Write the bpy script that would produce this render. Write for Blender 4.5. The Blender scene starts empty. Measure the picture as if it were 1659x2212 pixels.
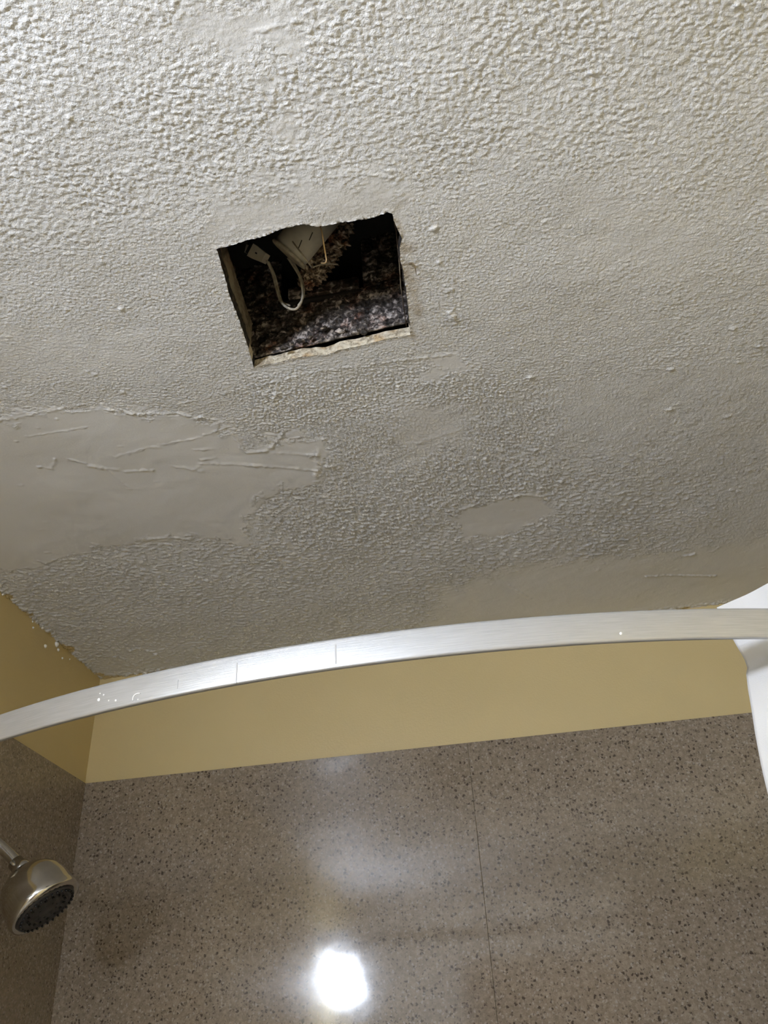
import bpy, bmesh, math, random
import numpy as np
from mathutils import Vector, Matrix

# ------------------------------------------------------------------ camera
FW, FH, FPX = 1659, 2212, 1830.378
ROWS = np.array([[0.9847083, 0.16643913, -0.05145458],      # camera right
                 [-0.13567113, 0.54737344, -0.82581818],    # camera down
                 [-0.10928359, 0.82017092, 0.56158416]])    # camera forward
CAM = np.array([0.0, 0.0, 1.60])
scn = bpy.context.scene
C = scn.collection
cam_data = bpy.data.cameras.new('camera'); cam = bpy.data.objects.new('camera', cam_data); C.objects.link(cam)
cam_data.sensor_fit = 'AUTO'; cam_data.sensor_width = 36.0; cam_data.lens = FPX / FH * 36.0
cam_data.clip_start = 0.02
r, d, f = ROWS
cam.matrix_world = Matrix(((r[0], -d[0], -f[0], CAM[0]), (r[1], -d[1], -f[1], CAM[1]), (r[2], -d[2], -f[2], CAM[2]), (0, 0, 0, 1)))
scn.camera = cam
# ------------------------------------------------------------------ world, exposure
w = bpy.data.worlds.new('world'); scn.world = w; w.use_nodes = True
w.node_tree.nodes['Background'].inputs[0].default_value = (0.8, 0.85, 0.9, 1)
w.node_tree.nodes['Background'].inputs[1].default_value = 0.0
vs = scn.view_settings
vs.view_transform = 'Standard'; vs.look = 'None'; vs.exposure = 0.0; vs.gamma = 1.0; vs.use_curve_mapping = False
scn.cycles.use_denoising = True
LAMP_STRENGTH = 212.0            # the vanity light on the left wall is the only lamp of the room

# room survey (metres): ceiling 2.40, left wall, back wall, right wall, rear wall
ZC, XL, YB, XR, YR = 2.40, -0.894, 1.674, 0.734, -1.62
rng = np.random.default_rng(7); random.seed(7)

def ray(u, v):                               # direction from the camera's standpoint through a point measured in the photo
    return ROWS.T @ np.array([(u - FW / 2) / FPX, (v - FH / 2) / FPX, 1.0])
def on_z(u, v, z): q = ray(u, v); return CAM + q * (z - CAM[2]) / q[2]
def on_y(u, v, y): q = ray(u, v); return CAM + q * (y - CAM[1]) / q[1]
def on_x(u, v, x): q = ray(u, v); return CAM + q * (x - CAM[0]) / q[0]

# ------------------------------------------------------------------ materials
def new_mat(name):
    m = bpy.data.materials.new(name); m.use_nodes = True
    nt = m.node_tree; b = nt.nodes['Principled BSDF']
    return m, nt, b
def N(nt, t, **kw):
    n = nt.nodes.new(t)
    for k, v in kw.items():
        if k in n.inputs: n.inputs[k].default_value = v
        else: setattr(n, k, v)
    return n
def L(nt, a, b): nt.links.new(a, b)
def coords(nt): return N(nt, 'ShaderNodeTexCoord').outputs['Object']
def ramp(nt, src, stops):
    n = N(nt, 'ShaderNodeValToRGB'); e = n.color_ramp.elements
    while len(e) < len(stops): e.new(0.5)
    for i, (p, c) in enumerate(stops):
        e[i].position = p; e[i].color = (*c, 1) if len(c) == 3 else c
    L(nt, src, n.inputs[0]); return n.outputs[0]
def mix(nt, fac, a, b, mode='MIX'):
    n = N(nt, 'ShaderNodeMix', data_type='RGBA', blend_type=mode)
    if isinstance(fac, float): n.inputs[0].default_value = fac
    else: L(nt, fac, n.inputs[0])
    for s, x in ((6, a), (7, b)):
        if isinstance(x, tuple): n.inputs[s].default_value = (*x, 1)
        else: L(nt, x, n.inputs[s])
    return n.outputs[2]
def noise(nt, co, scale, detail=4.0, rough=0.55, dist=0.0):
    n = N(nt, 'ShaderNodeTexNoise', Scale=scale, Detail=detail, Roughness=rough, Distortion=dist)
    L(nt, co, n.inputs['Vector']); return n.outputs['Fac']
def bump(nt, b, h, dist, strength=1.0):
    n = N(nt, 'ShaderNodeBump', Strength=strength, Distance=dist); L(nt, h, n.inputs['Height']); L(nt, n.outputs[0], b.inputs['Normal'])
def plain(name, col, rough=0.5, metal=0.0, var=0.06, scale=40.0, bmp=0.0):
    m, nt, b = new_mat(name); co = coords(nt)
    n = noise(nt, co, scale)
    c = ramp(nt, n, [(0.3, tuple(x * (1 - var) for x in col)), (0.7, tuple(min(1, x * (1 + var)) for x in col))])
    L(nt, c, b.inputs['Base Color']); b.inputs['Roughness'].default_value = rough; b.inputs['Metallic'].default_value = metal
    if bmp: bump(nt, b, noise(nt, co, scale * 12), bmp)
    return m

YELLOW = (0.60, 0.455, 0.205)
def mat_wall():
    m, nt, b = new_mat('yellow_wall_paint'); co = coords(nt)
    n = noise(nt, co, 3.0)
    L(nt, ramp(nt, n, [(0.3, (0.62, 0.50, 0.255)), (0.7, (0.66, 0.535, 0.28))]), b.inputs['Base Color'])
    b.inputs['Roughness'].default_value = 0.42
    bump(nt, b, noise(nt, co, 260.0, 2.0), 0.0006, 0.5)
    return m
def mat_ceiling():
    m, nt, b = new_mat('white_ceiling_paint'); co = coords(nt)
    n = noise(nt, co, 5.0)
    white = ramp(nt, n, [(0.3, (0.675, 0.672, 0.66)), (0.7, (0.715, 0.715, 0.71))])
    # yellow wall paint brushed a little way onto the ceiling (vertex attribute drawn along the joints)
    at = N(nt, 'ShaderNodeAttribute', attribute_name='yellow_paint')
    st = N(nt, 'ShaderNodeAttribute', attribute_name='stain')
    c = mix(nt, st.outputs['Fac'], white, (0.36, 0.29, 0.19))
    L(nt, mix(nt, at.outputs['Fac'], c, (0.55, 0.43, 0.21)), b.inputs['Base Color'])
    b.inputs['Roughness'].default_value = 0.34
    rel = N(nt, 'ShaderNodeAttribute', attribute_name='relief')
    h = N(nt, 'ShaderNodeMath', operation='MULTIPLY'); L(nt, noise(nt, co, 420.0, 3.0, 0.6), h.inputs[0]); L(nt, rel.outputs['Fac'], h.inputs[1])
    bump(nt, b, h.outputs[0], 0.0016, 0.9)
    return m
def mat_granite():
    m, nt, b = new_mat('speckled_solid_surface'); co = coords(nt)
    nd = N(nt, 'ShaderNodeTexNoise', Scale=200.0, Detail=2.0); L(nt, co, nd.inputs['Vector'])
    wv = N(nt, 'ShaderNodeVectorMath', operation='SCALE'); wv.inputs['Scale'].default_value = 0.008
    L(nt, nd.outputs['Color'], wv.inputs[0])
    ad = N(nt, 'ShaderNodeVectorMath', operation='ADD'); L(nt, co, ad.inputs[0]); L(nt, wv.outputs[0], ad.inputs[1])
    p = ad.outputs[0]
    base = ramp(nt, noise(nt, p, 170.0, 4.0, 0.7), [(0.30, (0.195, 0.155, 0.114)), (0.50, (0.265, 0.218, 0.166)), (0.72, (0.375, 0.318, 0.250))])
    blot = ramp(nt, noise(nt, co, 4.0, 3.0), [(0.3, (0.90, 0.89, 0.88)), (0.7, (1.08, 1.07, 1.05))])
    c = mix(nt, 1.0, base, blot, 'MULTIPLY')
    for sc, lo, hi, thr, col, am in ((135.0, 0.22, 0.42, 0.72, (0.050, 0.036, 0.026), 0.85), (205.0, 0.20, 0.46, 0.64, (0.09, 0.07, 0.055), 0.75), (190.0, 0.2, 0.50, 0.66, (0.46, 0.42, 0.37), 0.5)):
        v = N(nt, 'ShaderNodeTexVoronoi', Scale=sc); L(nt, p, v.inputs['Vector'])
        spot = N(nt, 'ShaderNodeMapRange', interpolation_type='SMOOTHSTEP'); spot.inputs[1].default_value = hi; spot.inputs[2].default_value = lo
        L(nt, v.outputs['Distance'], spot.inputs[0])
        sep = N(nt, 'ShaderNodeSeparateColor'); L(nt, v.outputs['Color'], sep.inputs[0])
        pick = N(nt, 'ShaderNodeMath', operation='GREATER_THAN'); pick.inputs[1].default_value = thr; L(nt, sep.outputs[0], pick.inputs[0])
        mu = N(nt, 'ShaderNodeMath', operation='MULTIPLY'); L(nt, spot.outputs[0], mu.inputs[0]); L(nt, pick.outputs[0], mu.inputs[1])
        m2 = N(nt, 'ShaderNodeMath', operation='MULTIPLY'); m2.inputs[1].default_value = am; L(nt, mu.outputs[0], m2.inputs[0])
        c = mix(nt, m2.outputs[0], c, col)
    L(nt, c, b.inputs['Base Color'])
    b.inputs['Roughness'].default_value = 0.10; b.inputs['Specular IOR Level'].default_value = 0.46
    bump(nt, b, noise(nt, co, 14.0, 2.0), 0.0012, 0.25)
    return m
def mat_brushed():
    m, nt, b = new_mat('brushed_metal')
    uv = N(nt, 'ShaderNodeTexCoord').outputs['UV']
    mp = N(nt, 'ShaderNodeMapping'); mp.inputs['Scale'].default_value = (28.0, 900.0, 1.0); L(nt, uv, mp.inputs[0])
    n = noise(nt, mp.outputs[0], 1.0, 3.0, 0.6)
    L(nt, ramp(nt, n, [(0.25, (0.41, 0.415, 0.42)), (0.75, (0.53, 0.535, 0.54))]), b.inputs['Base Color'])
    b.inputs['Metallic'].default_value = 0.55
    L(nt, ramp(nt, n, [(0.2, (0.34,) * 3), (0.8, (0.46,) * 3)]), b.inputs['Roughness'])
    bump(nt, b, n, 0.0003, 0.35)
    return m
def mat_crust(name, lo, mid, hi, rough=0.6, metal=0.0, scale=55.0, rusty=(0.52, 0.26, 0.17)):
    m, nt, b = new_mat(name); co = coords(nt)
    n = noise(nt, co, scale, 6.0, 0.68, 0.6); n2 = noise(nt, co, scale * 0.35, 4.0, 0.6)
    a = ramp(nt, n, [(0.40, lo), (0.52, mid), (0.64, hi)])
    rust = ramp(nt, n2, [(0.50, (1, 1, 1)), (0.66, rusty)])
    L(nt, mix(nt, 1.0, a, rust, 'MULTIPLY'), b.inputs['Base Color'])
    b.inputs['Roughness'].default_value = rough; b.inputs['Metallic'].default_value = metal
    bump(nt, b, n, 0.004, 0.8)
    return m
def mat_cloth():
    m, nt, b = new_mat('white_curtain_fabric'); co = coords(nt)
    L(nt, ramp(nt, noise(nt, co, 18.0), [(0.3, (0.66, 0.66, 0.665)), (0.7, (0.70, 0.70, 0.70))]), b.inputs['Base Color'])
    b.inputs['Roughness'].default_value = 0.75; b.inputs['Sheen Weight'].default_value = 0.15
    bump(nt, b, noise(nt, co, 900.0, 2.0), 0.0004, 0.4)
    return m
def mat_emit(name, col, s):
    m, nt, b = new_mat(name)
    b.inputs['Base Color'].default_value = (0.9, 0.9, 0.9, 1)
    b.inputs['Emission Color'].default_value = (*col, 1); b.inputs['Emission Strength'].default_value = s
    return m
M = {
    'wall': mat_wall(), 'ceiling': mat_ceiling(), 'granite': mat_granite(), 'brushed': mat_brushed(), 'cloth': mat_cloth(),
    'steel_dark': plain('shaded_steel_edge', (0.42, 0.42, 0.43), 0.4, 0.7),
    'seam': plain('dark_joint_line', (0.48, 0.48, 0.49), 0.6),
    'spatter': plain('white_paint_spatter', (0.88, 0.88, 0.87), 0.5),
    'chrome': plain('worn_chrome', (0.55, 0.53, 0.49), 0.13, 1.0, 0.08, 60.0),
    'black_plastic': plain('dark_grey_plastic', (0.030, 0.030, 0.032), 0.42, 0.0, 0.3, 70.0),
    'rubber': plain('black_rubber_nozzle', (0.010, 0.010, 0.010), 0.5),
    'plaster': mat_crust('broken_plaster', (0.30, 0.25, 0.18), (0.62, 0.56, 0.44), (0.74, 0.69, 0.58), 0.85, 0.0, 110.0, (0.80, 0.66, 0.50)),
    'dark_plaster': mat_crust('blackish_plaster', (0.006, 0.005, 0.004), (0.020, 0.016, 0.012), (0.10, 0.085, 0.06), 0.9, 0.0, 90.0),
    'crust': mat_crust('rusted_mouldy_sheet_metal', (0.010, 0.008, 0.006), (0.075, 0.060, 0.052), (0.56, 0.50, 0.46), 0.40, 0.15, 85.0),
    'flange': mat_crust('dirty_beige_sheet_metal', (0.07, 0.055, 0.04), (0.26, 0.22, 0.16), (0.34, 0.30, 0.225), 0.6, 0.1, 26.0),
    'lint': mat_crust('clotted_brown_lint', (0.020, 0.012, 0.007), (0.30, 0.22, 0.15), (0.72, 0.62, 0.48), 0.95, 0.0, 130.0),
    'void': plain('near_black_metal', (0.008, 0.007, 0.006), 0.8),  # near-black all over, for duct, top sheet and plug collar
    'wood': plain('dark_cavity_wood', (0.03, 0.022, 0.015), 0.9),
    'motor': plain('off_white_motor_paint', (0.38, 0.355, 0.30), 0.55, 0.0, 0.12, 60.0),
    'mark': plain('black_print', (0.012, 0.012, 0.012), 0.7),
    'plug': plain('yellowed_nylon_plug', (0.52, 0.47, 0.37), 0.5, 0.0, 0.1, 90.0),
    'wire': plain('dusty_white_wire_insulation', (0.28, 0.25, 0.195), 0.6, 0.0, 0.45, 120.0),
    'copper': plain('bare_brass_wire', (0.62, 0.45, 0.25), 0.4, 0.6),
    'dust': plain('brown_dust_thread', (0.16, 0.12, 0.07), 0.95),
    'floor': plain('beige_floor_vinyl', (0.50, 0.46, 0.40), 0.5),
    'door': plain('brown_stained_wood', (0.16, 0.10, 0.06), 0.45),
    'white': plain('white_gloss_paint', (0.86, 0.85, 0.82), 0.4),
    'diffuser': mat_emit('lit_opal_glass', (0.805, 0.895, 1.075), LAMP_STRENGTH),
}
# ------------------------------------------------------------------ helpers
def obj(name, verts, faces, mat, parent=None, smooth=False, uvs=None):
    me = bpy.data.meshes.new(name); me.from_pydata([tuple(map(float, v)) for v in verts], [], faces); me.update()
    if smooth: me.polygons.foreach_set('use_smooth', [True] * len(me.polygons))
    if uvs is not None:
        lay = me.uv_layers.new(name='UVMap'); vi = np.zeros(len(me.loops), dtype=np.int32); me.loops.foreach_get('vertex_index', vi)
        lay.data.foreach_set('uv', np.asarray(uvs, dtype=np.float32)[vi].ravel())
    o = bpy.data.objects.new(name, me); C.objects.link(o); me.materials.append(mat)
    if parent: o.parent = parent; o.matrix_parent_inverse = parent.matrix_world.inverted() if False else Matrix.Translation(-parent.location)
    return o
def tag(o, label, cat=None, group=None, kind=None):
    if label: o['label'] = label
    if cat: o['category'] = cat
    if group: o['group'] = group
    if kind: o['kind'] = kind
    return o
def thing(name, label, cat, loc, group=None):
    o = bpy.data.objects.new(name, None); C.objects.link(o); o.location = tuple(map(float, loc)); o.empty_display_size = 0.05
    return tag(o, label, cat, group)
def box_vf(x0, x1, y0, y1, z0, z1):
    v = [(x, y, z) for z in (z0, z1) for y in (y0, y1) for x in (x0, x1)]
    return v, [(0, 2, 3, 1), (4, 5, 7, 6), (0, 1, 5, 4), (2, 6, 7, 3), (0, 4, 6, 2), (1, 3, 7, 5)]
def box(name, x0, x1, y0, y1, z0, z1, mat, parent=None, bevel=0.0):
    o = obj(name, *box_vf(x0, x1, y0, y1, z0, z1), mat, parent)
    if bevel:
        bm = bmesh.new(); bm.from_mesh(o.data); bmesh.ops.bevel(bm, geom=bm.edges[:], offset=bevel, segments=2, affect='EDGES', profile=0.6); bm.to_mesh(o.data); bm.free()
    return o
def frame(a):
    a = np.asarray(a, float); a = a / np.linalg.norm(a)
    t = np.array([0, 0, 1.0]) if abs(a[2]) < 0.9 else np.array([1.0, 0, 0])
    u = np.cross(t, a); u /= np.linalg.norm(u); return a, u, np.cross(a, u)
def lathe(name, origin, axis, prof, mat, parent=None, n=40, smooth=True, caps=True):
    a, u, v = frame(axis); o = np.asarray(origin, float); vs_, fs = [], []
    for h, rad in prof:
        for k in range(n):
            t = 2 * math.pi * k / n; vs_.append(o + a * h + rad * (u * math.cos(t) + v * math.sin(t)))
    for i in range(len(prof) - 1):
        for k in range(n):
            k2 = (k + 1) % n; fs.append((i * n + k, i * n + k2, (i + 1) * n + k2, (i + 1) * n + k))
    if caps: fs.append(tuple(range(n))[::-1]); fs.append(tuple(range((len(prof) - 1) * n, len(prof) * n)))
    return obj(name, vs_, fs, mat, parent, smooth)
def spline(pts, n=8):
    P = [np.asarray(p, float) for p in pts]; P = [2 * P[0] - P[1]] + P + [2 * P[-1] - P[-2]]; out = []
    for i in range(1, len(P) - 2):
        for k in range(n):
            t = k / n; a, b_, c, d_ = P[i - 1:i + 3]
            out.append(0.5 * (2 * b_ + (c - a) * t + (2 * a - 5 * b_ + 4 * c - d_) * t * t + (3 * b_ - a - 3 * c + d_) * t ** 3))
    return out + [P[-2]]
def tube(name, pts, rad, mat, parent=None, n=8):
    pts = [np.asarray(p, float) for p in pts]; vs_, fs = [], []; u = None
    for i, p in enumerate(pts):
        t = pts[min(i + 1, len(pts) - 1)] - pts[max(i - 1, 0)]; t /= np.linalg.norm(t)
        if u is None: _, u, _ = frame(t)
        u = u - t * (u @ t); u /= np.linalg.norm(u); v = np.cross(t, u)
        rr = rad(i / (len(pts) - 1)) if callable(rad) else rad
        for k in range(n): vs_.append(p + rr * (u * math.cos(2 * math.pi * k / n) + v * math.sin(2 * math.pi * k / n)))
    for i in range(len(pts) - 1):
        for k in range(n): fs.append((i * n + k, i * n + (k + 1) % n, (i + 1) * n + (k + 1) % n, (i + 1) * n + k))
    fs.append(tuple(range(n))[::-1]); fs.append(tuple(range((len(pts) - 1) * n, len(pts) * n)))
    return obj(name, vs_, fs, mat, parent, True)

# filtered noise tiles for real relief (period 1.536 m)
TN, TC = 1536, 0.0010
def band(seed, wl, width=0.35, aniso=1.0):
    g = np.random.default_rng(seed).standard_normal((TN, TN))
    fx = np.fft.fftfreq(TN, TC)[:, None] * aniso; fy = np.fft.fftfreq(TN, TC)[None, :]
    fr = np.hypot(fx, fy) + 1e-9
    k = np.exp(-0.5 * (np.log(fr * wl) / width) ** 2)
    h = np.fft.ifft2(np.fft.fft2(g) * k).real; return h / h.std()
def fractal(seed, lo, hi, power):              # broad-band noise: ragged islands rather than worms
    g = np.random.default_rng(seed).standard_normal((TN, TN)); fr = np.hypot(np.fft.fftfreq(TN, TC)[:, None], np.fft.fftfreq(TN, TC)[None, :]) + 1e-9
    k = fr ** -power / (1 + (fr * lo) ** 8) / (1 + (1 / (fr * hi)) ** 6); h = np.fft.ifft2(np.fft.fft2(g) * k).real; return h / h.std()
def sample(t, X, Y):
    a = (X / TC) % TN; b_ = (Y / TC) % TN; i = np.floor(a).astype(int); j = np.floor(b_).astype(int); fa = a - i; fb = b_ - j
    i %= TN; j %= TN; i2 = (i + 1) % TN; j2 = (j + 1) % TN
    return t[i, j] * (1 - fa) * (1 - fb) + t[i2, j] * fa * (1 - fb) + t[i, j2] * (1 - fa) * fb + t[i2, j2] * fa * fb
def sstep(a, b_, x): t = np.clip((x - a) / (b_ - a), 0, 1); return t * t * (3 - 2 * t)
def seg_dist(X, Y, poly, closed):
    dmin = np.full(X.shape, 1e9); px = np.zeros(X.shape); py = np.zeros(X.shape); inside = np.zeros(X.shape, bool)
    n = len(poly)
    for i in range(n if closed else n - 1):
        ax, ay = poly[i]; bx, by = poly[(i + 1) % n]; dx, dy = bx - ax, by - ay
        t = np.clip(((X - ax) * dx + (Y - ay) * dy) / (dx * dx + dy * dy + 1e-18), 0, 1)
        qx, qy = ax + t * dx, ay + t * dy; dd = (X - qx) ** 2 + (Y - qy) ** 2
        m_ = dd < dmin; dmin = np.where(m_, dd, dmin); px = np.where(m_, qx, px); py = np.where(m_, qy, py)
        if closed and ay != by: inside ^= ((ay > Y) != (by > Y)) & (X < ax + (Y - ay) / (by - ay) * dx)
    dmin = np.sqrt(dmin)
    return (np.where(inside, -dmin, dmin) if closed else dmin), px, py
def ceil_poly(pts): return [tuple(on_z(u, v, ZC)[:2]) for u, v in pts]

# ------------------------------------------------------------------ ceiling with its relief and the cut-out
HOLE_PX = [(467, 537), (500, 529), (530, 519), (562, 512), (584, 505), (598, 498), (612, 492), (626, 490), (641, 487), (653, 484), (668, 484), (676, 488), (691, 488), (720, 483), (747, 478), (775, 475),
           (800, 470), (822, 463), (838, 458), (847, 460), (850, 474), (856, 488), (862, 500), (868, 513), (866, 524), (863, 534), (864, 548), (865, 566), (870, 580), (873, 596), (876, 620), (880, 652), (884, 690),
           (887, 722), (862, 727), (837, 731), (806, 739), (777, 746), (752, 751), (729, 757), (716, 763), (705, 766), (681, 767), (649, 771), (626, 775), (606, 781), (575, 787), (548, 794),
           (544, 776), (536, 750), (522, 706), (508, 668), (497, 640), (488, 606), (480, 578), (472, 552)]
hole = []
_hp = ceil_poly(HOLE_PX)
for i in range(len(_hp)):
    a, b_ = np.array(_hp[i]), np.array(_hp[(i + 1) % len(_hp)]); n_ = max(1, int(np.linalg.norm(b_ - a) / 0.004))
    for k in range(n_):
        q = a + (b_ - a) * k / n_ + rng.normal(0, 0.00035, 2); hole.append((float(q[0]), float(q[1])))

def build_ceiling():
    xs = np.concatenate([np.arange(XL, 0.60, 0.00155), np.linspace(0.60, XR, 14)])
    ys = np.concatenate([np.linspace(YR, 0.24, 40)[:-1], np.arange(0.24, 0.92, 0.00125), np.arange(0.92, YB, 0.0022), [YB]])
    X, Y = np.meshgrid(xs, ys, indexing='ij'); nx, ny = X.shape
    # cut-out: grid points next to the outline are moved onto it, faces inside are left out
    sel = (X > -0.30) & (X < -0.02) & (Y > 0.55) & (Y < 0.82)
    sd = np.full(X.shape, 1.0); s_, qx, qy = seg_dist(X[sel], Y[sel], hole, True)
    xs_, ys_ = X[sel], Y[sel]; near = np.abs(s_) < 0.0013
    xs_[near] = qx[near]; ys_[near] = qy[near]; s_[near] = 0; X[sel] = xs_; Y[sel] = ys_; sd[sel] = s_
    # where the ceiling is textured, skimmed or ridged
    fine_zone = (Y > 0.22) & (X < 0.62)
    Xf, Yf = X[fine_zone], Y[fine_zone]
    wob = 0.010 * sample(band(5, 0.05), Xf, Yf) + 0.004 * sample(band(6, 0.015), Xf, Yf)
    amp = np.ones(Xf.shape); lift = np.zeros(Xf.shape)
    smooth = [  # outline in the photo, texture left inside, thickness of the skim (m), edge softness
        ([(-60, 905), (120, 885), (230, 884), (420, 905), (500, 930), (532, 975), (600, 952), (640, 935), (690, 950), (702, 1000), (690, 1045), (600, 1060), (560, 1085), (535, 1120), (540, 1180), (440, 1160), (330, 1168), (230, 1180), (80, 1225), (-60, 1250)], 0.05, 0.0011, 0.010),
        ([(978, 1110), (1000, 1098), (1060, 1081), (1130, 1066), (1180, 1075), (1202, 1105), (1150, 1128), (1100, 1150), (1020, 1162), (988, 1135)], 0.03, 0.0007, 0.006),
        ([(455, 430), (640, 395), (870, 370), (900, 440), (780, 470), (640, 482), (470, 525)], 0.40, 0.0002, 0.02),
        ([(370, 25), (660, 5), (620, 110), (400, 105)], 0.30, 0.0003, 0.02),
        ([(915, 775), (985, 764), (1000, 790), (930, 812)], 0.10, 0.0004, 0.008),
        ([(960, 1275), (1150, 1215), (1400, 1200), (1720, 1160), (1720, 1400), (900, 1400)], 0.10, 0.0001, 0.03),
        ([(-60, 690), (0, 700), (300, 720), (330, 790), (-60, 830)], 0.55, 0.0, 0.04),
        ([(860, 860), (1010, 890), (990, 960), (870, 1000)], 0.45, 0.0002, 0.03),
        ([(1250, 420), (1500, 460), (1480, 600), (1280, 560)], 0.55, 0.0, 0.05),
        ([(600, 210), (700, 230), (680, 300), (610, 290)], 0.45, 0.0002, 0.02)]
    for px, a, th, soft in smooth:
        s_, _, _ = seg_dist(Xf, Yf, ceil_poly(px), True)
        ins = sstep(soft, -soft, s_ + wob * min(1.0, soft / 0.01)); amp *= 1 - (1 - a) * ins; lift += th * sstep(0.0018, -0.0018, s_ + 0.6 * wob)
    far = sstep(0.95, 1.25, Yf); amp *= 1 - 0.10 * far
    coarse = 1 - sstep(0.50, 0.64, Yf) * (1 - 0.55 * sstep(0.0, 0.3, Xf))
    rough = sstep(0.05, -0.03, seg_dist(Xf, Yf, ceil_poly([(540, 830), (1000, 800), (1200, 870), (1180, 1060), (980, 1100), (760, 1200), (560, 1120)]), True)[0])
    patchy = 0.90 + 0.16 * np.tanh(sample(band(9, 0.16, 0.5), Xf, Yf))
    k1 = sample(band(1, 0.0135, 0.42), Xf, Yf); k2 = sample(band(2, 0.0062, 0.40), Xf, Yf); k3 = sample(band(3, 0.0046, 0.35), Xf, Yf); k4 = sample(band(4, 0.010, 0.4, 2.2), Xf, Yf)
    f1 = sample(fractal(51, 0.0032, 0.017, 1.3), Xf, Yf); f2 = sample(fractal(52, 0.0026, 0.009, 0.9), Xf, Yf); f3 = sample(fractal(53, 0.0026, 0.007, 0.5), Xf, Yf)
    knock = sstep(-0.15, 0.45, f1) + 0.65 * sstep(0.75, 1.15, f2) - 0.25 * sstep(0.6, 1.4, -f2)
    peel = 0.9 * sstep(0.25, 0.85, f2) + 0.22 * f3
    clump = sstep(0.2, 0.9, f2 + 0.4 * k4) + 0.6 * sstep(1.3, 2.0, f1 + 0.5 * f3)
    drag = sstep(0.35, 1.1, k4 + 0.5 * f2)
    h = 0.00095 * patchy * (coarse * knock + 0.10 * f3) + 0.00080 * (1 - coarse) * peel * (1 - 0.4 * far) + 0.00085 * rough * clump + 0.0016 * far * drag * sstep(0.55, 0.2, Xf + 0.25 * k1 * 0.3)
    h = h * amp + lift + 0.0004 * sample(band(11, 0.22, 0.5), Xf, Yf) + 0.00012 * sample(band(12, 0.05, 0.5), Xf, Yf)
    ridges = [  # trowel ridges, tape edge, scratches: polyline in the photo, height, half width
        ([(385, 873), (470, 851), (560, 830), (690, 801), (800, 786), (920, 772), (985, 765)], .0009, .0016), ([(225, 883), (300, 894), (380, 892), (425, 904), (440, 900)], .0020, .0019),
        ([(0, 906), (60, 896), (130, 882), (180, 873)], .0011, .0018), ([(430, 902), (470, 907), (500, 932), (530, 975)], .0010, .0018), ([(535, 977), (575, 973), (600, 952), (612, 932)], .0019, .0018),
        ([(60, 941), (130, 930), (190, 921)], .0007, .0014), ([(250, 985), (330, 962), (420, 946), (485, 925)], .0008, .0016), ([(150, 991), (230, 1012), (282, 1055)], .0010, .0014),
        ([(540, 1003), (690, 1015)], .0010, .0014), ([(590, 976), (690, 982)], .0008, .0012), ([(430, 1000), (500, 1001), (560, 1006)], .0011, .0014), ([(690, 965), (679, 1040)], .0008, .0012),
        ([(80, 1008), (112, 1012), (118, 990)], .0012, .0014), ([(190, 1005), (255, 1014)], .0012, .0014), ([(270, 1018), (330, 1015)], .0013, .0014), ([(370, 1006), (420, 1012), (430, 1005)], .0010, .0014),
        ([(420, 970), (460, 968)], .0012, .0013), ([(435, 992), (465, 988)], .0012, .0013), ([(1395, 1245), (1450, 1243), (1545, 1243)], .0012, .0013), ([(985, 1103), (1060, 1080), (1130, 1066), (1175, 1073)], .0009, .0016),
        ([(545, 500), (600, 489), (690, 478)], .0008, .0014), ([(980, 590), (976, 640), (978, 678)], .0010, .0012), ([(545, 70), (590, 60), (640, 45)], .0009, .0018), ([(720, 380), (800, 376), (870, 385)], .0008, .0016),
        ([(1130, 985), (1165, 970), (1172, 940)], .0008, .0013), ([(225, 240), (262, 215), (300, 210)], .0010, .0022), ([(770, 385), (860, 365), (905, 390)], .0007, .0016), ([(1085, 830), (1150, 850), (1210, 845)], .0006, .0016),
        ([(85, 1328), (150, 1331)], .0010, .0015), ([(125, 1348), (200, 1357), (222, 1358)], .0010, .0015), ([(280, 1405), (300, 1400), (330, 1408), (350, 1420)], .0014, .0020), ([(195, 1415), (260, 1418), (300, 1440)], .0012, .0022),
        ([(1000, 1000), (1060, 975), (1120, 965)], .0007, .0015), ([(900, 958), (1000, 925), (1080, 918)], .0008, .0020), ([(1270, 1178), (1320, 1165)], .0009, .0014), ([(1480, 1200), (1500, 1196)], .0014, .0020), ([(1100, 1265), (1145, 1293)], .0006, .0014),
        ([(310, 1163), (370, 1160), (412, 1165)], .0010, .0015), ([(970, 677), (985, 690)], .0030, .0040), ([(560, 845), (590, 860), (600, 842)], .0022, .0026)]
    jag = 0.0016 * sample(band(15, 0.012), Xf, Yf)
    for px, ht, wd in ridges:
        pl = ceil_poly(px); lo = np.array(pl).min(0) - 0.02; hi = np.array(pl).max(0) + 0.02
        s = (Xf > lo[0]) & (Xf < hi[0]) & (Yf > lo[1]) & (Yf < hi[1])
        if s.any():
            dd, _, _ = seg_dist(Xf[s], Yf[s], pl, False)
            h[s] += ht * (1 + 0.8 * far[s]) * np.exp(-((dd + jag[s] * 0.6) / np.maximum(wd, 0.0012 + 0.0012 * sstep(0.85, 1.0, Yf[s]))) ** 2) * (0.75 + 0.35 * np.tanh(k1[s]))
    # stray nodules and crumbs left in the plaster
    g = np.random.default_rng(77)
    for _ in range(170):
        cx_, cy_ = g.uniform(-0.85, 0.55), g.uniform(0.35, 1.6); ra, ht = g.uniform(0.0016, 0.0034), g.uniform(0.0008, 0.0024); st = g.uniform(1, 2.4) if cy_ > 0.9 else g.uniform(0.8, 1.4)
        s = (np.abs(Xf - cx_) < 0.016) & (np.abs(Yf - cy_) < 0.010)
        h[s] += ht * np.exp(-(((Xf[s] - cx_) / (ra * st)) ** 2 + ((Yf[s] - cy_) / ra) ** 2 + 0.35 * f3[s]) ** 2) * np.maximum(amp[s], 0.35)
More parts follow.
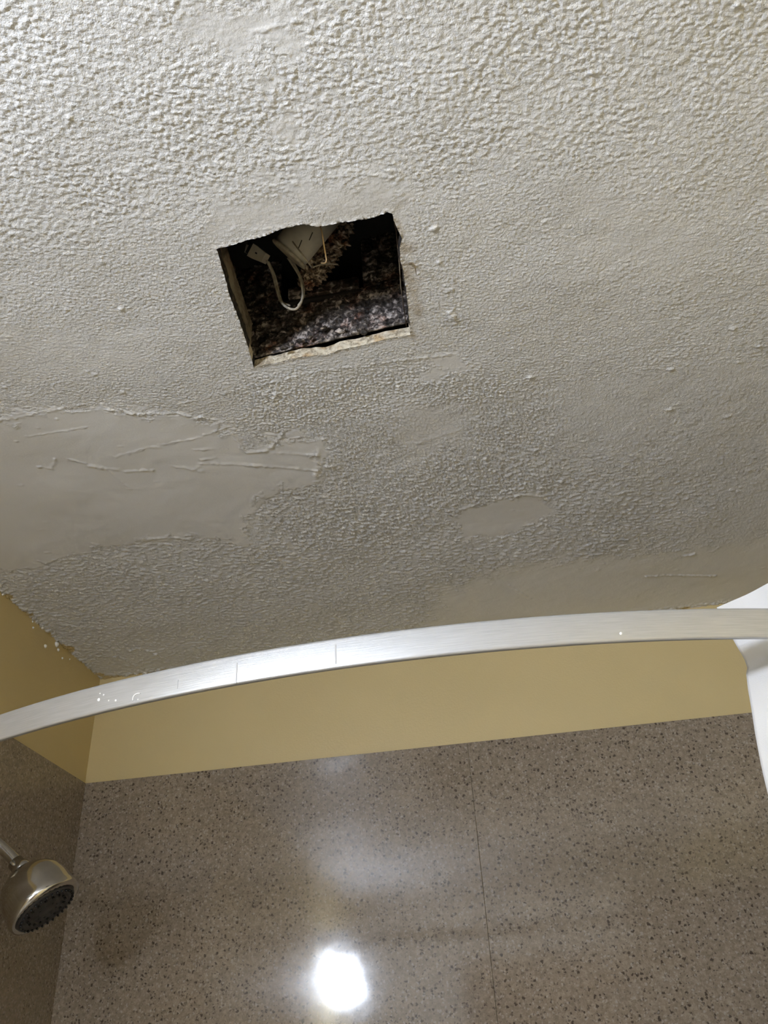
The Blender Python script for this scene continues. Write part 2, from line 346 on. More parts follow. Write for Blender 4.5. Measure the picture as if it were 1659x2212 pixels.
    # plaster smeared into the corners
    dl = Xf - XL; db = YB - Yf
    h += 0.0022 * np.exp(-(np.minimum(dl, db) / 0.014) ** 2) * (0.6 + 0.6 * np.tanh(f1 + k4))
    h *= sstep(0.0, 0.02, 0.62 - Xf) * sstep(0.22, 0.24, Yf)
    e = sd[fine_zone]; h = np.where(e < 0.02, h * (0.35 + 0.65 * sstep(0.0, 0.02, e)) + 0.0012 * sstep(0.006, 0.0, e) * (0.5 + 0.6 * np.tanh(k2)), h)
    H = np.zeros(X.shape); H[fine_zone] = h
    rel = np.full(X.shape, 0.7); rel[fine_zone] = np.clip(amp * 0.9 + 0.06, 0, 1)
    # real paint: the wall colour brushed over the joint, worn and ragged
    yel = np.zeros(X.shape); n1 = sample(band(21, 0.03), Xf, Yf); n2 = sample(band(22, 0.008), Xf, Yf)
    nb = sample(band(23, 0.07, 0.5), Xf, Yf); lim_l = 0.001 + 0.010 * np.clip(nb + 0.35 * n1 + 0.15 * n2 - 0.2, 0, 2.0); lim_b = 0.001 + 0.006 * np.clip(nb + 0.3 * n1, 0, 2)
    yel[fine_zone] = np.maximum(sstep(lim_l + 0.003, lim_l - 0.003, dl), sstep(lim_b + 0.002, lim_b - 0.002, db))
    stain = np.zeros(X.shape)
    sx = seg_dist(Xf, Yf, ceil_poly([(852, 465), (880, 560), (890, 640), (900, 720)]), False)[0]
    stain[fine_zone] = np.clip(0.40 * np.exp(-(sx / 0.012) ** 2) * (0.6 + 0.8 * n1), 0, 0.6) + np.clip(0.22 * np.exp(-(np.maximum(e, 0) / 0.006) ** 2) * (0.7 + 0.6 * n2), 0, 0.4)
    co = np.stack([X, Y, ZC - H], -1).reshape(-1, 3)
    i, j = np.meshgrid(np.arange(nx - 1), np.arange(ny - 1), indexing='ij')
    q = np.stack([i * ny + j, i * ny + j + 1, (i + 1) * ny + j + 1, (i + 1) * ny + j], -1).reshape(-1, 4)     # normals face down
    sdf = sd.reshape(-1); drop = (sdf[q].max(1) <= 0) & (sdf[q].min(1) <= 0)
    cen = co[q].mean(1); cs, _, _ = seg_dist(cen[:, 0][drop], cen[:, 1][drop], hole, True)
    keep = np.ones(len(q), bool); di = np.flatnonzero(drop); keep[di[cs < 0]] = False; q = q[keep]
    me = bpy.data.meshes.new('ceiling'); me.vertices.add(len(co)); me.vertices.foreach_set('co', co.astype(np.float32).ravel())
    me.loops.add(q.size); me.loops.foreach_set('vertex_index', q.astype(np.int32).ravel())
    me.polygons.add(len(q)); me.polygons.foreach_set('loop_start', np.arange(0, q.size, 4, dtype=np.int32)); me.polygons.foreach_set('loop_total', np.full(len(q), 4, dtype=np.int32))
    me.polygons.foreach_set('use_smooth', np.ones(len(q), bool)); me.update(calc_edges=True); me.validate()
    for nm, arr in (('relief', rel), ('yellow_paint', yel), ('stain', stain)):
        at = me.attributes.new(nm, 'FLOAT', 'POINT'); at.data.foreach_set('value', arr.astype(np.float32).ravel())
    me.materials.append(M['ceiling']); o = bpy.data.objects.new('ceiling', me); C.objects.link(o)
    return tag(o, 'white textured plaster ceiling with skimmed patches and a square cut-out', kind='structure')
ceiling = build_ceiling()

def build_rim():                             # broken edge of the plasterboard round the cut-out
    n = len(hole); c0 = np.mean(hole, 0); rows = 5; vs_, fs = [], []
    jit = rng.normal(0, 1, (rows, n)); jit = (jit + np.roll(jit, 1, 1) + np.roll(jit, -1, 1)) / 3
    for rI in range(rows):
        z = ZC - 0.0008 + 0.0135 * rI / (rows - 1)
        for k in range(n):
            p = np.array(hole[k]); dvec = c0 - p; dvec /= np.linalg.norm(dvec)
            p = p + dvec * (0.0002 + (0.0010 * abs(jit[rI, k]) + 0.0008 * rI / rows if rI else 0)); vs_.append((*p, z))
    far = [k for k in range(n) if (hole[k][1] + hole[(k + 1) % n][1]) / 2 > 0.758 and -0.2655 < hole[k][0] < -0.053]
    for nm, ks, mt, lb in (('plaster_edge', far, 'plaster', 'cream broken plaster edge on the far side of the cut-out'), ('dark_plaster_edge', [k for k in range(n) if k not in far], 'dark_plaster', 'blackish plaster edge on the other sides of the cut-out')):  # far edge cream, every other side of the rim blackish
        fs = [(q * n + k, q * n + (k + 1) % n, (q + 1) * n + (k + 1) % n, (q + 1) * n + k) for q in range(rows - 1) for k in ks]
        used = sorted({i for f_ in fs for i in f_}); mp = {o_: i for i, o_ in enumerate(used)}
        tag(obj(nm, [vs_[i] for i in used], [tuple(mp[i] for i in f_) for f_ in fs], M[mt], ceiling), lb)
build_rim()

# ------------------------------------------------------------------ walls, panels, floor, door
ZT = ZC - 0.2381                              # top of the speckled panels
wall_back = tag(box('wall_back', XL - 0.1, XR + 0.1, YB, YB + 0.1, 0, ZC + 0.02, M['wall']), 'pale yellow painted wall above speckled shower panels', kind='structure')
wall_left = tag(box('wall_left', XL - 0.1, XL, YR - 0.1, YB, 0, ZC + 0.02, M['wall']), 'pale yellow side wall above speckled shower panel', kind='structure')
wall_right = tag(box('wall_right', XR, XR + 0.1, YR - 0.1, YB, 0, ZC + 0.02, M['wall']), 'pale yellow wall at the curtain end of the tub', kind='structure')
wall_rear = tag(box('wall_rear', XL, XR, YR - 0.1, YR, 0, ZC + 0.02, M['white']), 'white wall behind the photographer', kind='structure')
floor = tag(box('floor', XL - 0.1, XR + 0.1, YR - 0.1, YB + 0.1, -0.08, 0, M['floor']), 'beige bathroom floor', kind='structure')
for u, v, sz in ((97, 1396, .0045), (134, 1422, .0030), (70, 1343, .0025), (71, 1356, .0030), (90, 1354, .0060), (121, 1392, .0065), (150, 1424, .0022), (125, 1404, .0040), (38, 1306, .0030), (5, 1283, .0040)):   # plaster crumbs stuck below the ceiling joint
    lathe('plaster_crumb', on_x(u, v, XL - 0.0005), (1, 0.1, 0.2), [(0, sz), (sz * 0.5, sz * random.uniform(.7, .95)), (sz * 0.9, sz * 0.35)], M['white'], wall_left, 7)
XS = -0.0839                                  # joint between the two back panels
PT = 0.0045
box('shower_panel', XL, XS - 0.00022, YB - PT, YB, 0.4, ZT, M['granite'], wall_back, 0.0005)
box('shower_panel', XS + 0.00022, XR, YB - PT, YB, 0.4, ZT, M['granite'], wall_back, 0.0005)
box('shower_panel', XL, XL + PT, 0.86, YB - PT, 0.4, ZT, M['granite'], wall_left, 0.0008)
box('shower_panel', XR - PT, XR, 0.86, YB - PT, 0.4, ZT, M['granite'], wall_right, 0.0008)
door = tag(box('door_1', -0.34, 0.38, YR, YR + 0.04, 0, 2.06, M['door'], None, 0.003), 'brown wooden door in the wall behind the photographer', kind='structure')
for x0, x1, z0, z1 in ((-0.40, -0.34, 0, 2.13), (0.38, 0.44, 0, 2.13), (-0.34, 0.38, 2.06, 2.13)): box('door_frame', x0, x1, YR, YR + 0.05, z0, z1, M['door'], door, 0.003)
lathe('door_handle', (0.31, YR + 0.04, 1.0), (0, 1, 0), [(0, 0.026), (0.006, 0.026), (0.008, 0.011), (0.035, 0.011), (0.04, 0.024), (0.06, 0.026), (0.068, 0.016)], M['chrome'], door, 20)

# ------------------------------------------------------------------ vanity light on the left wall
def vanity_light():
    yc, zc = -0.66, 2.00
    t = thing('vanity_light', 'boxy opal glass vanity light on the yellow side wall', 'wall lamp', (XL, yc, zc))
    box('back_plate', XL, XL + 0.02, yc - 0.21, yc + 0.21, zc - 0.055, zc + 0.055, M['chrome'], t, 0.003)
    y0, y1, z0, z1 = yc - 0.18, yc + 0.18, zc - 0.068, zc + 0.068     # sloped opal shade, shallow at the top
    v = [(XL + 0.02 + dx, y, z) for y in (y0, y1) for dx, z in ((0, z0), (0.082, z0), (0.086, z0 + 0.025), (0.02, z1), (0, z1))]
    obj('diffuser', v, [(4, 3, 2, 1, 0), (5, 6, 7, 8, 9)] + [(i, (i + 1) % 5, 5 + (i + 1) % 5, 5 + i) for i in range(5)], M['diffuser'], t)
    for s in (-1, 1): box('end_bracket', XL + 0.02, XL + 0.034, yc + s * 0.187 - 0.006, yc + s * 0.187 + 0.006, zc - 0.07, zc + 0.07, M['chrome'], t, 0.002)
vanity_light()

# ------------------------------------------------------------------ curved shower rod
RC, RR, RZ0, RZ1, RT = np.array([-0.0873, 1.9823]), 1.2538, 1.929, 1.960, 0.0032
def rod_pt(x, rr=RR): return np.array([x, RC[1] - math.sqrt(rr * rr - (x - RC[0]) ** 2)])
def shower_rod():
    xa, xb = XL + PT + 0.004, XR - PT - 0.004
    ya = rod_pt(xa)[1]
    t = thing('shower_rod', 'curved flat brushed metal shower rod spanning the tub', 'shower rod', (xa, ya, RZ0))
    a0 = math.asin((xa - RC[0]) / RR); a1 = math.asin((xb - RC[0]) / RR); n = 160
    hh = (RZ1 - RZ0) / 2; prof = []
    for k in range(24):                      # flat bar with rounded edges
        th = 2 * math.pi * k / 24; c, s = math.cos(th), math.sin(th)
        prof.append((RT * math.copysign(abs(c) ** 0.6, c), hh * math.copysign(abs(s) ** 0.16, s)))
    vs_, fs, uv = [], [], []; m_ = len(prof)
    for i in range(n + 1):
        a = a0 + (a1 - a0) * i / n; dx, dy = math.sin(a), -math.cos(a)
        for k, (o_, z) in enumerate(prof):
            vs_.append((RC[0] + (RR + o_) * dx, RC[1] + (RR + o_) * dy, RZ0 + hh + z)); uv.append((RR * a, z + (0.1 if o_ < 0 else 0)))
    for i in range(n):
        for k in range(m_): fs.append((i * m_ + k, (i + 1) * m_ + k, (i + 1) * m_ + (k + 1) % m_, i * m_ + (k + 1) % m_))
    fs.append(tuple(range(m_))); fs.append(tuple(range(n * m_, (n + 1) * m_))[::-1])
    obj('bar', vs_, fs, M['brushed'], t, True, uv)
    for x, s, y in ((XL + PT, 1, ya), (XR - PT, -1, rod_pt(xb)[1])):
        lathe('wall_flange', (x, y, RZ0 + hh), (s, 0, 0), [(0, 0.034), (0.006, 0.034), (0.010, 0.028), (0.026, 0.022), (0.028, 0.0)], M['brushed'], t, 32, True, False)
    def on_face(u, v):                       # point on the camera-side face of the bar
        p = on_z(u, v, RZ0 + hh)
        for _ in range(30):
            yy = RC[1] - math.sqrt((RR + RT) ** 2 - (p[0] - RC[0]) ** 2); p = on_y(u, v, yy)
        return p
    for u, v0, v1, wd in ((511, 1432, 1476, .0005), (725, 1393, 1434, .0006), (384, 1469, 1488, .0003)):   # joint marks
        p = on_face(u, v0); q = on_face(u, v1); a = (p + q) / 2; h2 = abs(p[2] - q[2]) / 2
        box('joint_mark', a[0] - wd, a[0] + wd, a[1] - 0.0003, a[1] + 0.0006, a[2] - h2, a[2] + h2, M['seam'], t)
    for u, v, s in ((214, 1511, .0022), (224, 1501, .0012), (216, 1498, .0010), (235, 1513, .0010), (250, 1513, .0014), (1341, 1368, .0018), (298, 1511, .0010)):
        p = on_face(u, v); g = []
        lathe('paint_spot', p + np.array([0, 0.0004, 0]), (0, -1, 0.1), [(0, s), (0.0004, s * 0.9), (0.0008, s * 0.4)], M['spatter'], t, 10)
    arc = [on_face(300 + 13 * math.cos(a), 1511 - 13 * math.sin(a)) + np.array([0, -0.0002, 0]) for a in np.linspace(1.3, 3.4, 10)]
    tube('paint_drip', arc, 0.0007, M['spatter'], t, 6)
shower_rod()

# ------------------------------------------------------------------ shower curtain bunched at the right end of the rod
def curtain():
    plan = [(0.238, 0.862), (0.262, 0.842), (0.290, 0.812), (0.318, 0.772), (0.340, 0.758), (0.362, 0.790), (0.378, 0.850), (0.398, 0.872), (0.418, 0.840), (0.436, 0.780), (0.456, 0.772), (0.478, 0.815), (0.496, 0.885), (0.516, 0.905), (0.536, 0.870), (0.556, 0.815), (0.578, 0.812), (0.600, 0.860), (0.622, 0.930), (0.646, 0.950), (0.668, 0.920)]
    pts = [np.array([*p, 0.0]) for p in plan]; path = spline(pts, 10)
    t = thing('shower_curtain', 'white fabric shower curtain gathered in folds on the metal rod', 'curtain', (0.238, 0.862, 0.45))
    zt, zb, nz = RZ1 + 0.048, 0.45, 130; th = 0.0012; n = len(path); vs_ = []; fs = []
    for side in (0, 1):
        for k in range(nz + 1):
            s = (k / nz) ** 2.0; z = zt + (zb - zt) * s
            for i, p in enumerate(path):
                tg = path[min(i + 1, n - 1)] - path[max(i - 1, 0)]; tg /= np.linalg.norm(tg); nr = np.array([-tg[1], tg[0], 0])
                ex = np.interp(z, [1.80, 1.8335, 1.866, 1.910, 1.926, 1.936, 1.945, 1.968, 2.01], [-.005, -.004, -.002, .003, .006, .012, .012, .007, 0])
                ey = -0.012 * float(sstep(1.938, 1.922, np.float64(z))) * math.exp(-((z - 1.90) / 0.06) ** 2 if z < 1.90 else 0)
                off = math.exp(-(i / 20.0) ** 2) * np.array([ex, ey, 0]) + nr * (0.0030 * math.sin(z * 38 + i * 0.21) * min(1, s * 12) * min(1, i / 14) + 0.0016 * math.sin(z * 120 + i * 0.5) * math.exp(-((z - RZ0) / 0.08) ** 2) * min(1, i / 14))
                sw = np.array([0.006 * math.sin(z * 3 + i * 0.05), 0.012 * math.sin(z * 2.3 + i * 0.1), 0]) * min(1, s * 2)
                q = p + off + sw + nr * (th if side else 0); vs_.append((q[0], q[1], z))
    m_ = (nz + 1) * n
    for k in range(nz):
        for i in range(n - 1):
            a = k * n + i; fs.append((a, a + n, a + n + 1, a + 1)); b2 = m_ + a; fs.append((b2, b2 + 1, b2 + n + 1, b2 + n))
        a = k * n; fs.append((a, m_ + a, m_ + a + n, a + n)); a = k * n + n - 1; fs.append((a, a + n, m_ + a + n, m_ + a))
    for i in range(n - 1):
        fs.append((i, i + 1, m_ + i + 1, m_ + i)); a = nz * n + i; fs.append((a, m_ + a, m_ + a + 1, a + 1))
    obj('fabric', vs_, fs, M['cloth'], t, True)
    hem = [np.array([p[0], p[1], zt - 0.016]) for p in path]
    for x in (0.311, 0.366, 0.431, 0.483):     # slit rings that carry the cloth
        y = rod_pt(x)[1]; c = np.array([x, y, (RZ0 + RZ1) / 2 + 0.006])
        ring = [c + 0.027 * np.array([0, math.cos(a), math.sin(a)]) for a in np.linspace(0, 2 * math.pi, 25)]
        tube('curtain_ring', ring, 0.0022, M['white'], t, 8)
curtain()

# ------------------------------------------------------------------ shower head
def showerhead():
    Fc = on_x(101, 1966, -0.755); dv = (Fc - CAM) / np.linalg.norm(Fc - CAM)
    rr = ROWS[0] - dv * (ROWS[0] @ dv); rr /= np.linalg.norm(rr); dn = np.cross(dv, rr)
    if dn @ ROWS[1] < 0: dn = -dn
    ax = 0.925 * (0.62 * rr + 0.785 * dn) - 0.38 * dv; ax /= np.linalg.norm(ax)
    R0 = 0.5 * 158 / FPX * ((Fc - CAM) @ ROWS[2])
    J = Fc - ax * R0 * 1.42
    inlet = np.array([XL + PT, J[1] - 0.004, J[2] + 0.055])
    t = thing('showerhead', 'round chrome shower head with dark nozzle face on a chrome arm', 'shower head', inlet)
    lathe('wall_flange', inlet, (1, 0, 0), [(0, 0.030), (0.004, 0.030), (0.009, 0.022), (0.012, 0.013)], M['chrome'], t, 32)
    arm = spline([inlet, inlet + np.array([0.018, 0.0, -0.001]), inlet + (J - inlet) * 0.55 + np.array([0.004, 0, 0.006]), J - ax * 0.004 + np.array([0, 0, 0.001])], 10)
    tube('arm', arm, 0.0095, M['chrome'], t, 20)
    jn = arm[-1] - arm[-4]; jn /= np.linalg.norm(jn)
    nut = lathe('swivel_nut', J - jn * 0.020, jn, [(0, 0.010), (0.001, 0.0125), (0.012, 0.0130), (0.014, 0.0150), (0.022, 0.0155), (0.026, 0.0130)], M['chrome'], t, 24)
    body = lathe('body', J, ax, [(-0.002, R0 * 0.22), (R0 * 0.05, R0 * 0.34), (R0 * 0.15, R0 * 0.55), (R0 * 0.32, R0 * 0.76), (R0 * 0.55, R0 * 0.89), (R0 * 0.85, R0 * 0.96), (R0 * 1.12, R0 * 0.985), (R0 * 1.16, R0 * 1.0), (R0 * 1.28, R0 * 1.0), (R0 * 1.36, R0 * 0.97), (R0 * 1.39, R0 * 0.88), (R0 * 1.34, R0 * 0.83)], M['chrome'], t, 64)
    face = lathe('spray_face', J, ax, [(R0 * 1.30, R0 * 0.84), (R0 * 1.39, R0 * 0.82), (R0 * 1.42, R0 * 0.79), (R0 * 1.435, R0 * 0.66), (R0 * 1.41, R0 * 0.64), (R0 * 1.41, R0 * 0.42), (R0 * 1.44, R0 * 0.40), (R0 * 1.45, R0 * 0.05)], M['black_plastic'], t, 64)
    a, u, v = frame(ax)
    nz = None
    for rad, cnt in ((0.74, 30), (0.53, 16), (0.28, 9)):
        for k in range(cnt):
            th = 2 * math.pi * k / cnt; q = J + a * R0 * (1.425 if rad > 0.6 else 1.405) + R0 * rad * (u * math.cos(th) + v * math.sin(th))
            if nz is None: nz = lathe('nozzle', q, ax, [(0, 0.0021), (0.0028, 0.0017), (0.0034, 0.0010)], M['rubber'], face, 8); q0 = q; nz.parent = face; nz.matrix_parent_inverse = Matrix.Identity(4)
            else:
                c = nz.copy(); C.objects.link(c); c.location = Vector(q - q0)
    for c in [o for o in C.objects if o.name.startswith('nozzle')]:
        c.parent = face; c.matrix_parent_inverse = Matrix.Identity(4)
    print('shower head axis', ax, 'R', R0, 'J', J, 'Fc', Fc)
showerhead()

# ------------------------------------------------------------------ exhaust fan housing above the cut-out
def rel_grid(name, o, eu, ev, nu, nv, amp, seed, mat, parent, thick=0.0):
    g1, g2 = band(seed, 0.011, 0.5), band(seed + 1, 0.005, 0.4); o, eu, ev = (np.asarray(q, float) for q in (o, eu, ev)); nrm = np.cross(eu, ev); nrm /= np.linalg.norm(nrm)
    U, V = np.meshgrid(np.linspace(0, 1, nu), np.linspace(0, 1, nv), indexing='ij'); lu, lv = np.linalg.norm(eu), np.linalg.norm(ev)
    k = amp * (np.clip(sample(g1, U * lu + seed * .1, V * lv), -0.5, 2.5) + 0.5 * sample(g2, U * lu, V * lv))
    P = o + U[..., None] * eu + V[..., None] * ev + nrm * k[..., None]; vs_ = list(P.reshape(-1, 3)); fs = []
    for i in range(nu - 1):
        for j in range(nv - 1): fs.append((i * nv + j, (i + 1) * nv + j, (i + 1) * nv + j + 1, i * nv + j + 1))
    if thick:                                  # back sheet and edges
        b0 = len(vs_); vs_ += [o - nrm * thick, o + eu - nrm * thick, o + eu + ev - nrm * thick, o + ev - nrm * thick]; fs.append((b0 + 3, b0 + 2, b0 + 1, b0))
        e1 = [i * nv for i in range(nu)]; e2 = [(nu - 1) * nv + j for j in range(nv)]; e3 = [i * nv + nv - 1 for i in range(nu - 1, -1, -1)]; e4 = [j for j in range(nv - 1, -1, -1)]
        for e, (p, q) in zip((e1, e2, e3, e4), ((0, 1), (1, 2), (2, 3), (3, 0))): fs.append(tuple(e[::-1] + [b0 + p, b0 + q]))
    return obj(name, vs_, fs, mat, parent, True)
def fan_housing():
    zb = ZC + 0.0155; zt = ZC + 0.20
    t = thing('fan_housing', 'rusty open fan housing recessed in the ceiling cut-out', 'exhaust fan', (-0.16, 0.68, zb))
    yl, yr = 0.786, 0.766                       # back sheet, left and right end
    def yb(x): return yl + (yr - yl) * (x + 0.27) / 0.22
    def sheet(name, x0, x1, z0, z1, nu, nv, amp, seed, mat=M['crust']):
        return rel_grid(name, (x0, yb(x0), z0), (x1 - x0, yb(x1) - yb(x0), 0), (0, 0, z1 - z0), nu, nv, amp, seed, mat, t, 0.004)
    tag(sheet('back_sheet', -0.300, -0.045, zb, ZC + 0.098, 150, 50, 0.0012, 31), 'rust and white crust on the sheet metal')
    sheet('back_sheet_upper', -0.300, -0.231, ZC + 0.098, zt, 40, 60, 0.0010, 35)
    sheet('back_sheet_upper', -0.112, -0.045, ZC + 0.098, zt, 40, 60, 0.0010, 38)
    # duct mouth behind the opening
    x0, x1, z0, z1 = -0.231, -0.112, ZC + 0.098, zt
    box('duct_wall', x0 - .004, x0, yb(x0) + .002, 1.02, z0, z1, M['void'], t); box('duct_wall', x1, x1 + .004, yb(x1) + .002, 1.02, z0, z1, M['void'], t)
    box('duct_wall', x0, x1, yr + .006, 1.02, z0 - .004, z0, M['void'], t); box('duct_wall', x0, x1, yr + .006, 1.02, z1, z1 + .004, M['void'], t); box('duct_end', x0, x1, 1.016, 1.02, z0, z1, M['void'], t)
    # left lip, left side, right side, near side, top
    lip = rel_grid('side_lip', (-0.2595, 0.600, zb + .003), (-0.0085, 0.176, 0), (0, 0, 0.050), 60, 24, 0.0004, 41, M['flange'], t, -0.0)
    rel_grid('side_lip_edge', (-0.2600, 0.600, zb + .053), (-0.0085, 0.176, 0), (-0.030, 0, 0.0), 30, 8, 0.0003, 43, M['crust'], t)
    rel_grid('side_sheet', (-0.300, 0.58, ZC + 0.07), (0, 0.21, 0), (0, 0, 0.13), 50, 30, 0.0008, 44, M['crust'], t)
    rel_grid('side_sheet', (-0.047, 0.79, zb), (0, -0.21, 0), (0, 0, 0.18), 50, 30, 0.0006, 46, M['crust'], t)
    rel_grid('front_sheet', (-0.047, 0.582, zb), (-0.253, 0, 0), (0, 0, 0.18), 50, 30, 0.0004, 48, M['crust'], t)
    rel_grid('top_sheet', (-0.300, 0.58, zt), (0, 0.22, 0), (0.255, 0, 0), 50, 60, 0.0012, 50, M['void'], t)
    # thin bent rim on the right, a strip of the housing showing past the plaster
    tube('rim_wire', [on_z(849, 466, ZC + .012), on_z(856, 500, ZC + .014), on_z(862, 560, ZC + .015), on_z(866, 620, ZC + .015), on_z(878, 706, ZC + .015)], 0.0006, M['flange'], t, 6)
    # blower bracket clogged with lint, standing in front of the duct mouth
    a = on_y(655, 622, 0.754); b_ = on_y(752, 474, 0.728)
    t2 = tag(blob_strip('lint_clot', a, b_, 0.019, 0.010, 61), 'brown lint clotted on the blower bracket', 'lint')
    box('blower_bracket', -0.216, -0.118, 0.768, 0.775, ZC + .100, ZC + .118, M['crust'], t)
    return t
def blob_strip(name, a, b_, wd, th, seed):
    nu, nv = 90, 44; a, b_ = np.asarray(a), np.asarray(b_); ax = b_ - a; vw = np.array([0, 1.0, 0.55]); s = np.cross(ax, vw); s /= np.linalg.norm(s); up = np.cross(s, ax); up /= np.linalg.norm(up)
    if up[1] > 0: up = -up
    g1, g2 = band(seed, 0.016, 0.5), band(seed + 1, 0.0065, 0.45); vs_, fs = [], []
    U, V = np.meshgrid(np.linspace(0, 1, nu), np.linspace(0, 2 * math.pi, nv, endpoint=False), indexing='ij'); l = np.linalg.norm(ax)
    k = sample(g1, U * l + 0.3, V * wd) + 0.55 * sample(g2, U * l, V * wd)
    env = np.sqrt(np.clip(np.sin(np.pi * (0.03 + 0.94 * U)), 0, 1)) ** 0.7
    rw = wd * env * (0.85 + 0.20 * k); rt = th * env * (0.9 + 0.32 * k)
    P = a + U[..., None] * ax + (rw * np.cos(V))[..., None] * s + (rt * np.sin(V))[..., None] * up
    for i in range(nu - 1):
        for j in range(nv): fs.append((i * nv + j, i * nv + (j + 1) % nv, (i + 1) * nv + (j + 1) % nv, (i + 1) * nv + j))
    fs.append(tuple(range(nv))[::-1]); fs.append(tuple(range((nu - 1) * nv, nu * nv)))
    return obj(name, P.reshape(-1, 3), fs, M['lint'], None, True)
housing = fan_housing()
def cavity():                                  # unseen dark box added round the fan to keep stray light out
    v = []; zz0, zz1 = ZC + 0.013, ZC + 0.26
    j = tag(box('cavity_box_1', -0.42, -0.36, 0.40, 1.10, zz0, zz1, M['wood']), 'added dark box side left of the fan housing, blocks stray light', kind='structure')
    tag(box('cavity_box_2', 0.06, 0.12, 0.40, 1.10, zz0, zz1, M['wood']), 'added dark box side right of the fan housing, blocks stray light', kind='structure')
    tag(box('cavity_box_3', -0.42, 0.12, 0.36, 0.40, zz0, zz1, M['wood']), 'added dark box side in front of the fan housing, blocks stray light', kind='structure')
    tag(box('cavity_box_4', -0.42, 0.12, 1.10, 1.14, zz0, zz1, M['wood']), 'added dark box side behind the fan housing, blocks stray light', kind='structure')
    tag(box('cavity_box_5', -0.42, 0.12, 0.36, 1.14, zz1, zz1 + 0.02, M['wood']), 'added dark box lid above the fan housing, blocks stray light', kind='structure')
cavity()

def fan_motor():
    c = on_y(643, 526, 0.672); dv = (c - CAM) / np.linalg.norm(c - CAM)
    rr = ROWS[0] - dv * (ROWS[0] @ dv); rr /= np.linalg.norm(rr); dn = np.cross(dv, rr); dn = dn if dn @ ROWS[1] > 0 else -dn
    ax = 0.99 * (-0.66 * rr + 0.75 * dn) - 0.10 * dv; ax /= np.linalg.norm(ax)
    top = c - ax * 0.040
    t = thing('fan_motor', 'off-white cylindrical fan motor hanging inside the rusty housing', 'motor', top)
    body = lathe('motor_body', c, ax, [(-0.055, 0.0245), (0.010, 0.0245), (0.015, 0.023), (0.018, 0.019)], M['motor'], t, 48)
    lathe('end_ring', c, ax, [(0.0150, 0.0262), (0.0175, 0.0266), (0.0190, 0.0250), (0.0192, 0.020)], M['wire'], t, 48)
    a, u, v = frame(ax)
    def strip(h0, h1, th0, th1, rr):
        n = 6; pts = []
        for k in range(n + 1):
            s = k / n; th = th0 + (th1 - th0) * s; h = h0 + (h1 - h0) * s; pts.append(c + a * h + rr * (u * math.cos(th) + v * math.sin(th)))
        return pts
    dv = CAM - c; tv = math.atan2(dv @ v, dv @ u)
    sgn = 1 if (u * -math.sin(tv) + v * math.cos(tv)) @ ROWS[0] > 0 else -1
    for h0, h1, d0, d1 in ((-0.020, -0.010, 0.22, 0.34), (-0.004, 0.008, 0.05, 0.20)):
        tube('printed_line', strip(h0, h1, tv + sgn * d0, tv + sgn * d1, 0.0246), 0.0006, M['mark'], t, 6)
fan_motor()

def wire(name, pts, rad, mat, label):
    sp = spline(pts, 8); return tag(tube(name, sp, rad, M[mat], None, 8), label, 'wire')
def Q(u, v, y): return on_y(u, v, y)
wire('electric_wire', [Q(576, 562, .700), Q(588, 590, .712), Q(598, 628, .722), Q(606, 650, .722), Q(620, 664, .716), Q(638, 668, .712), Q(650, 654, .712), Q(654, 632, .714), Q(648, 600, .712), Q(634, 575, .705), Q(622, 557, .698)], 0.0016, 'wire', 'dusty white wire looping down from the fan motor')
wire('electric_wire', [Q(580, 565, .706), Q(594, 596, .722), Q(602, 628, .735), Q(610, 652, .730), Q(626, 660, .724)], 0.0013, 'wire', 'thin white wire beside the looping wire below the plug')
wire('electric_wire', [Q(616, 500, .660), Q(632, 522, .655), Q(654, 551, .655), Q(668, 570, .668), Q(673, 577, .682)], 0.0011, 'wire', 'thin straight wire crossing the motor body')
wire('electric_wire', [Q(630, 560, .700), Q(646, 590, .716), Q(656, 618, .722), Q(655, 642, .722), Q(644, 660, .722)], 0.0012, 'wire', 'thin grey wire hanging from the motor ring')
wire('hanging_wire', [Q(690, 486, .628), Q(695, 500, .630), Q(699, 525, .640), Q(703, 548, .650), Q(705, 562, .655), Q(702, 568, .658), Q(694, 568, .660)], 0.0010, 'copper', 'bare brass wire hooked down from the plaster edge')
wire('bracket_wire', [Q(676, 577, .690), Q(695, 571, .692), Q(715, 570, .695), Q(730, 571, .700)], 0.0009, 'wire', 'short dark wire lying across the lint')

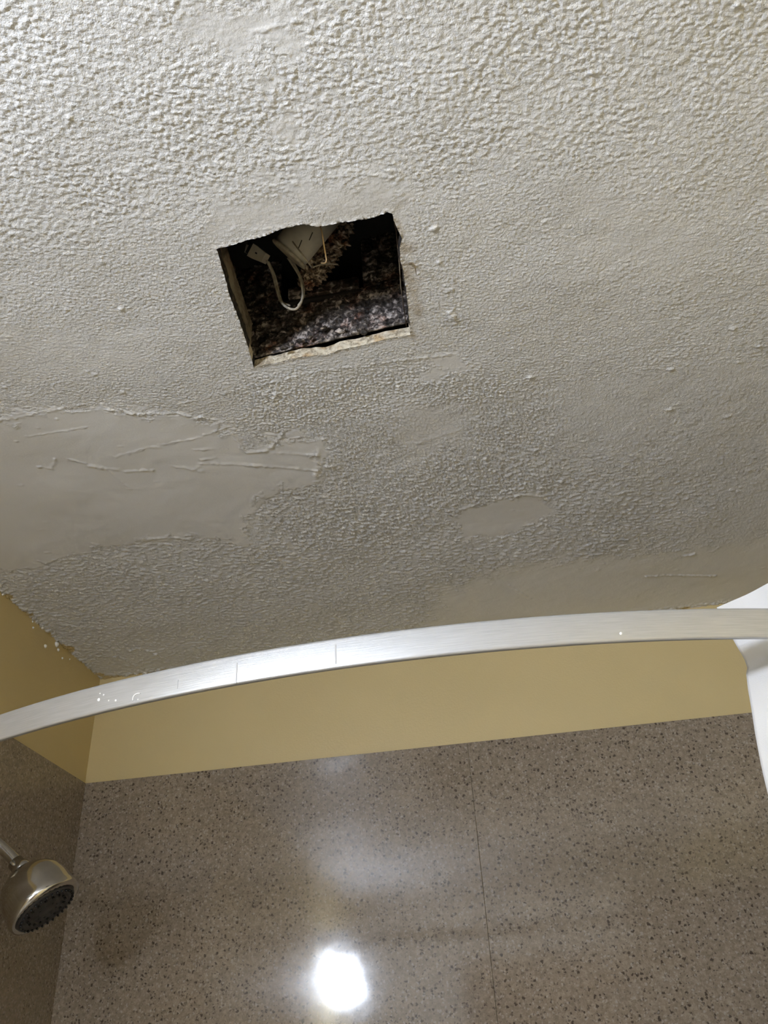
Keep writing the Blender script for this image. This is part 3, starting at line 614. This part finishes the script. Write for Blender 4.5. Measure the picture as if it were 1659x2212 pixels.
def plug(u0, v0, u1, v1, wd, y, label):
    p, q = Q(u0, v0, y), Q(u1, v1, y + 0.004); ax = q - p; l = np.linalg.norm(ax); ax /= l
    dv = (p - CAM) / np.linalg.norm(p - CAM); s = np.cross(ax, dv); s /= np.linalg.norm(s); up = np.cross(s, ax)
    def bx(h0, h1, w0, w1, t0): return [p + ax * h + s * a * (w0 if h == h0 else w1) + up * b_ * t0 for h in (h0, h1) for a, b_ in ((-1, -1), (1, -1), (1, 1), (-1, 1))]
    F = [(3, 2, 1, 0), (4, 5, 6, 7), (0, 1, 5, 4), (1, 2, 6, 5), (2, 3, 7, 6), (3, 0, 4, 7)]
    t = thing('wire_plug', label, 'plug', p)
    obj('plug_body', bx(0, l, wd * 1.15, wd * 0.8, 0.006), F, M['plug'], t); obj('latch', bx(l * 0.40, l * 0.52, 0.0010, 0.0010, 0.0066), F, M['mark'], t)
    obj('plug_collar', bx(-0.006, -0.0005, wd * 0.8, wd * 0.8, 0.004), F, M['void'], t)
plug(545, 542, 574, 559, 0.0078, 0.700, 'yellowed nylon wire plug beside the fan motor')
plug(537, 532, 532, 545, 0.0030, 0.706, 'small white nylon socket behind the wire plug')

# flakes of crust at the foot of the back sheet: rust scales that can be told apart
for k, (u, v, s) in enumerate(((735, 712, .007), (770, 714, .008), (785, 716, .006), (700, 708, .006), (648, 735, .006), (625, 742, .005), (612, 750, .006), (668, 728, .005))):
    c = on_y(u, v, 0.7685); n = 9; g = np.random.default_rng(100 + k); vs_ = [c + np.array([0, -0.0035, 0])]
    for i in range(n):
        a = 2 * math.pi * i / n; vs_.append(c + s * g.uniform(0.55, 1.1) * np.array([math.cos(a), 0.12 * g.normal(), 0.6 * math.sin(a)]))
    vs_ += [q + np.array([0, 0.003, 0]) for q in vs_[1:]]
    fs = [(0, 1 + (i + 1) % n, 1 + i) for i in range(n)] + [(1 + i, 1 + (i + 1) % n, 1 + n + (i + 1) % n, 1 + n + i) for i in range(n)] + [tuple(range(1 + n, 1 + 2 * n))]
    obj('rust_flake', vs_, fs, M['crust'], housing)

# cobweb thread and dust hanging on the ceiling right of the cut-out
p0 = on_z(884, 570, ZC - .001)
tag(tube('dust_thread', spline([p0, on_z(890, 568, ZC - .006), on_z(895, 574, ZC - .011), on_z(898, 584, ZC - .013), on_z(899, 593, ZC - .012)], 6), lambda s: 0.0011 * (1 - 0.7 * s), M['dust'], None, 6), 'brown dust thread hanging from the ceiling beside the cut-out', 'dust thread')

bpy.context.view_layer.update()
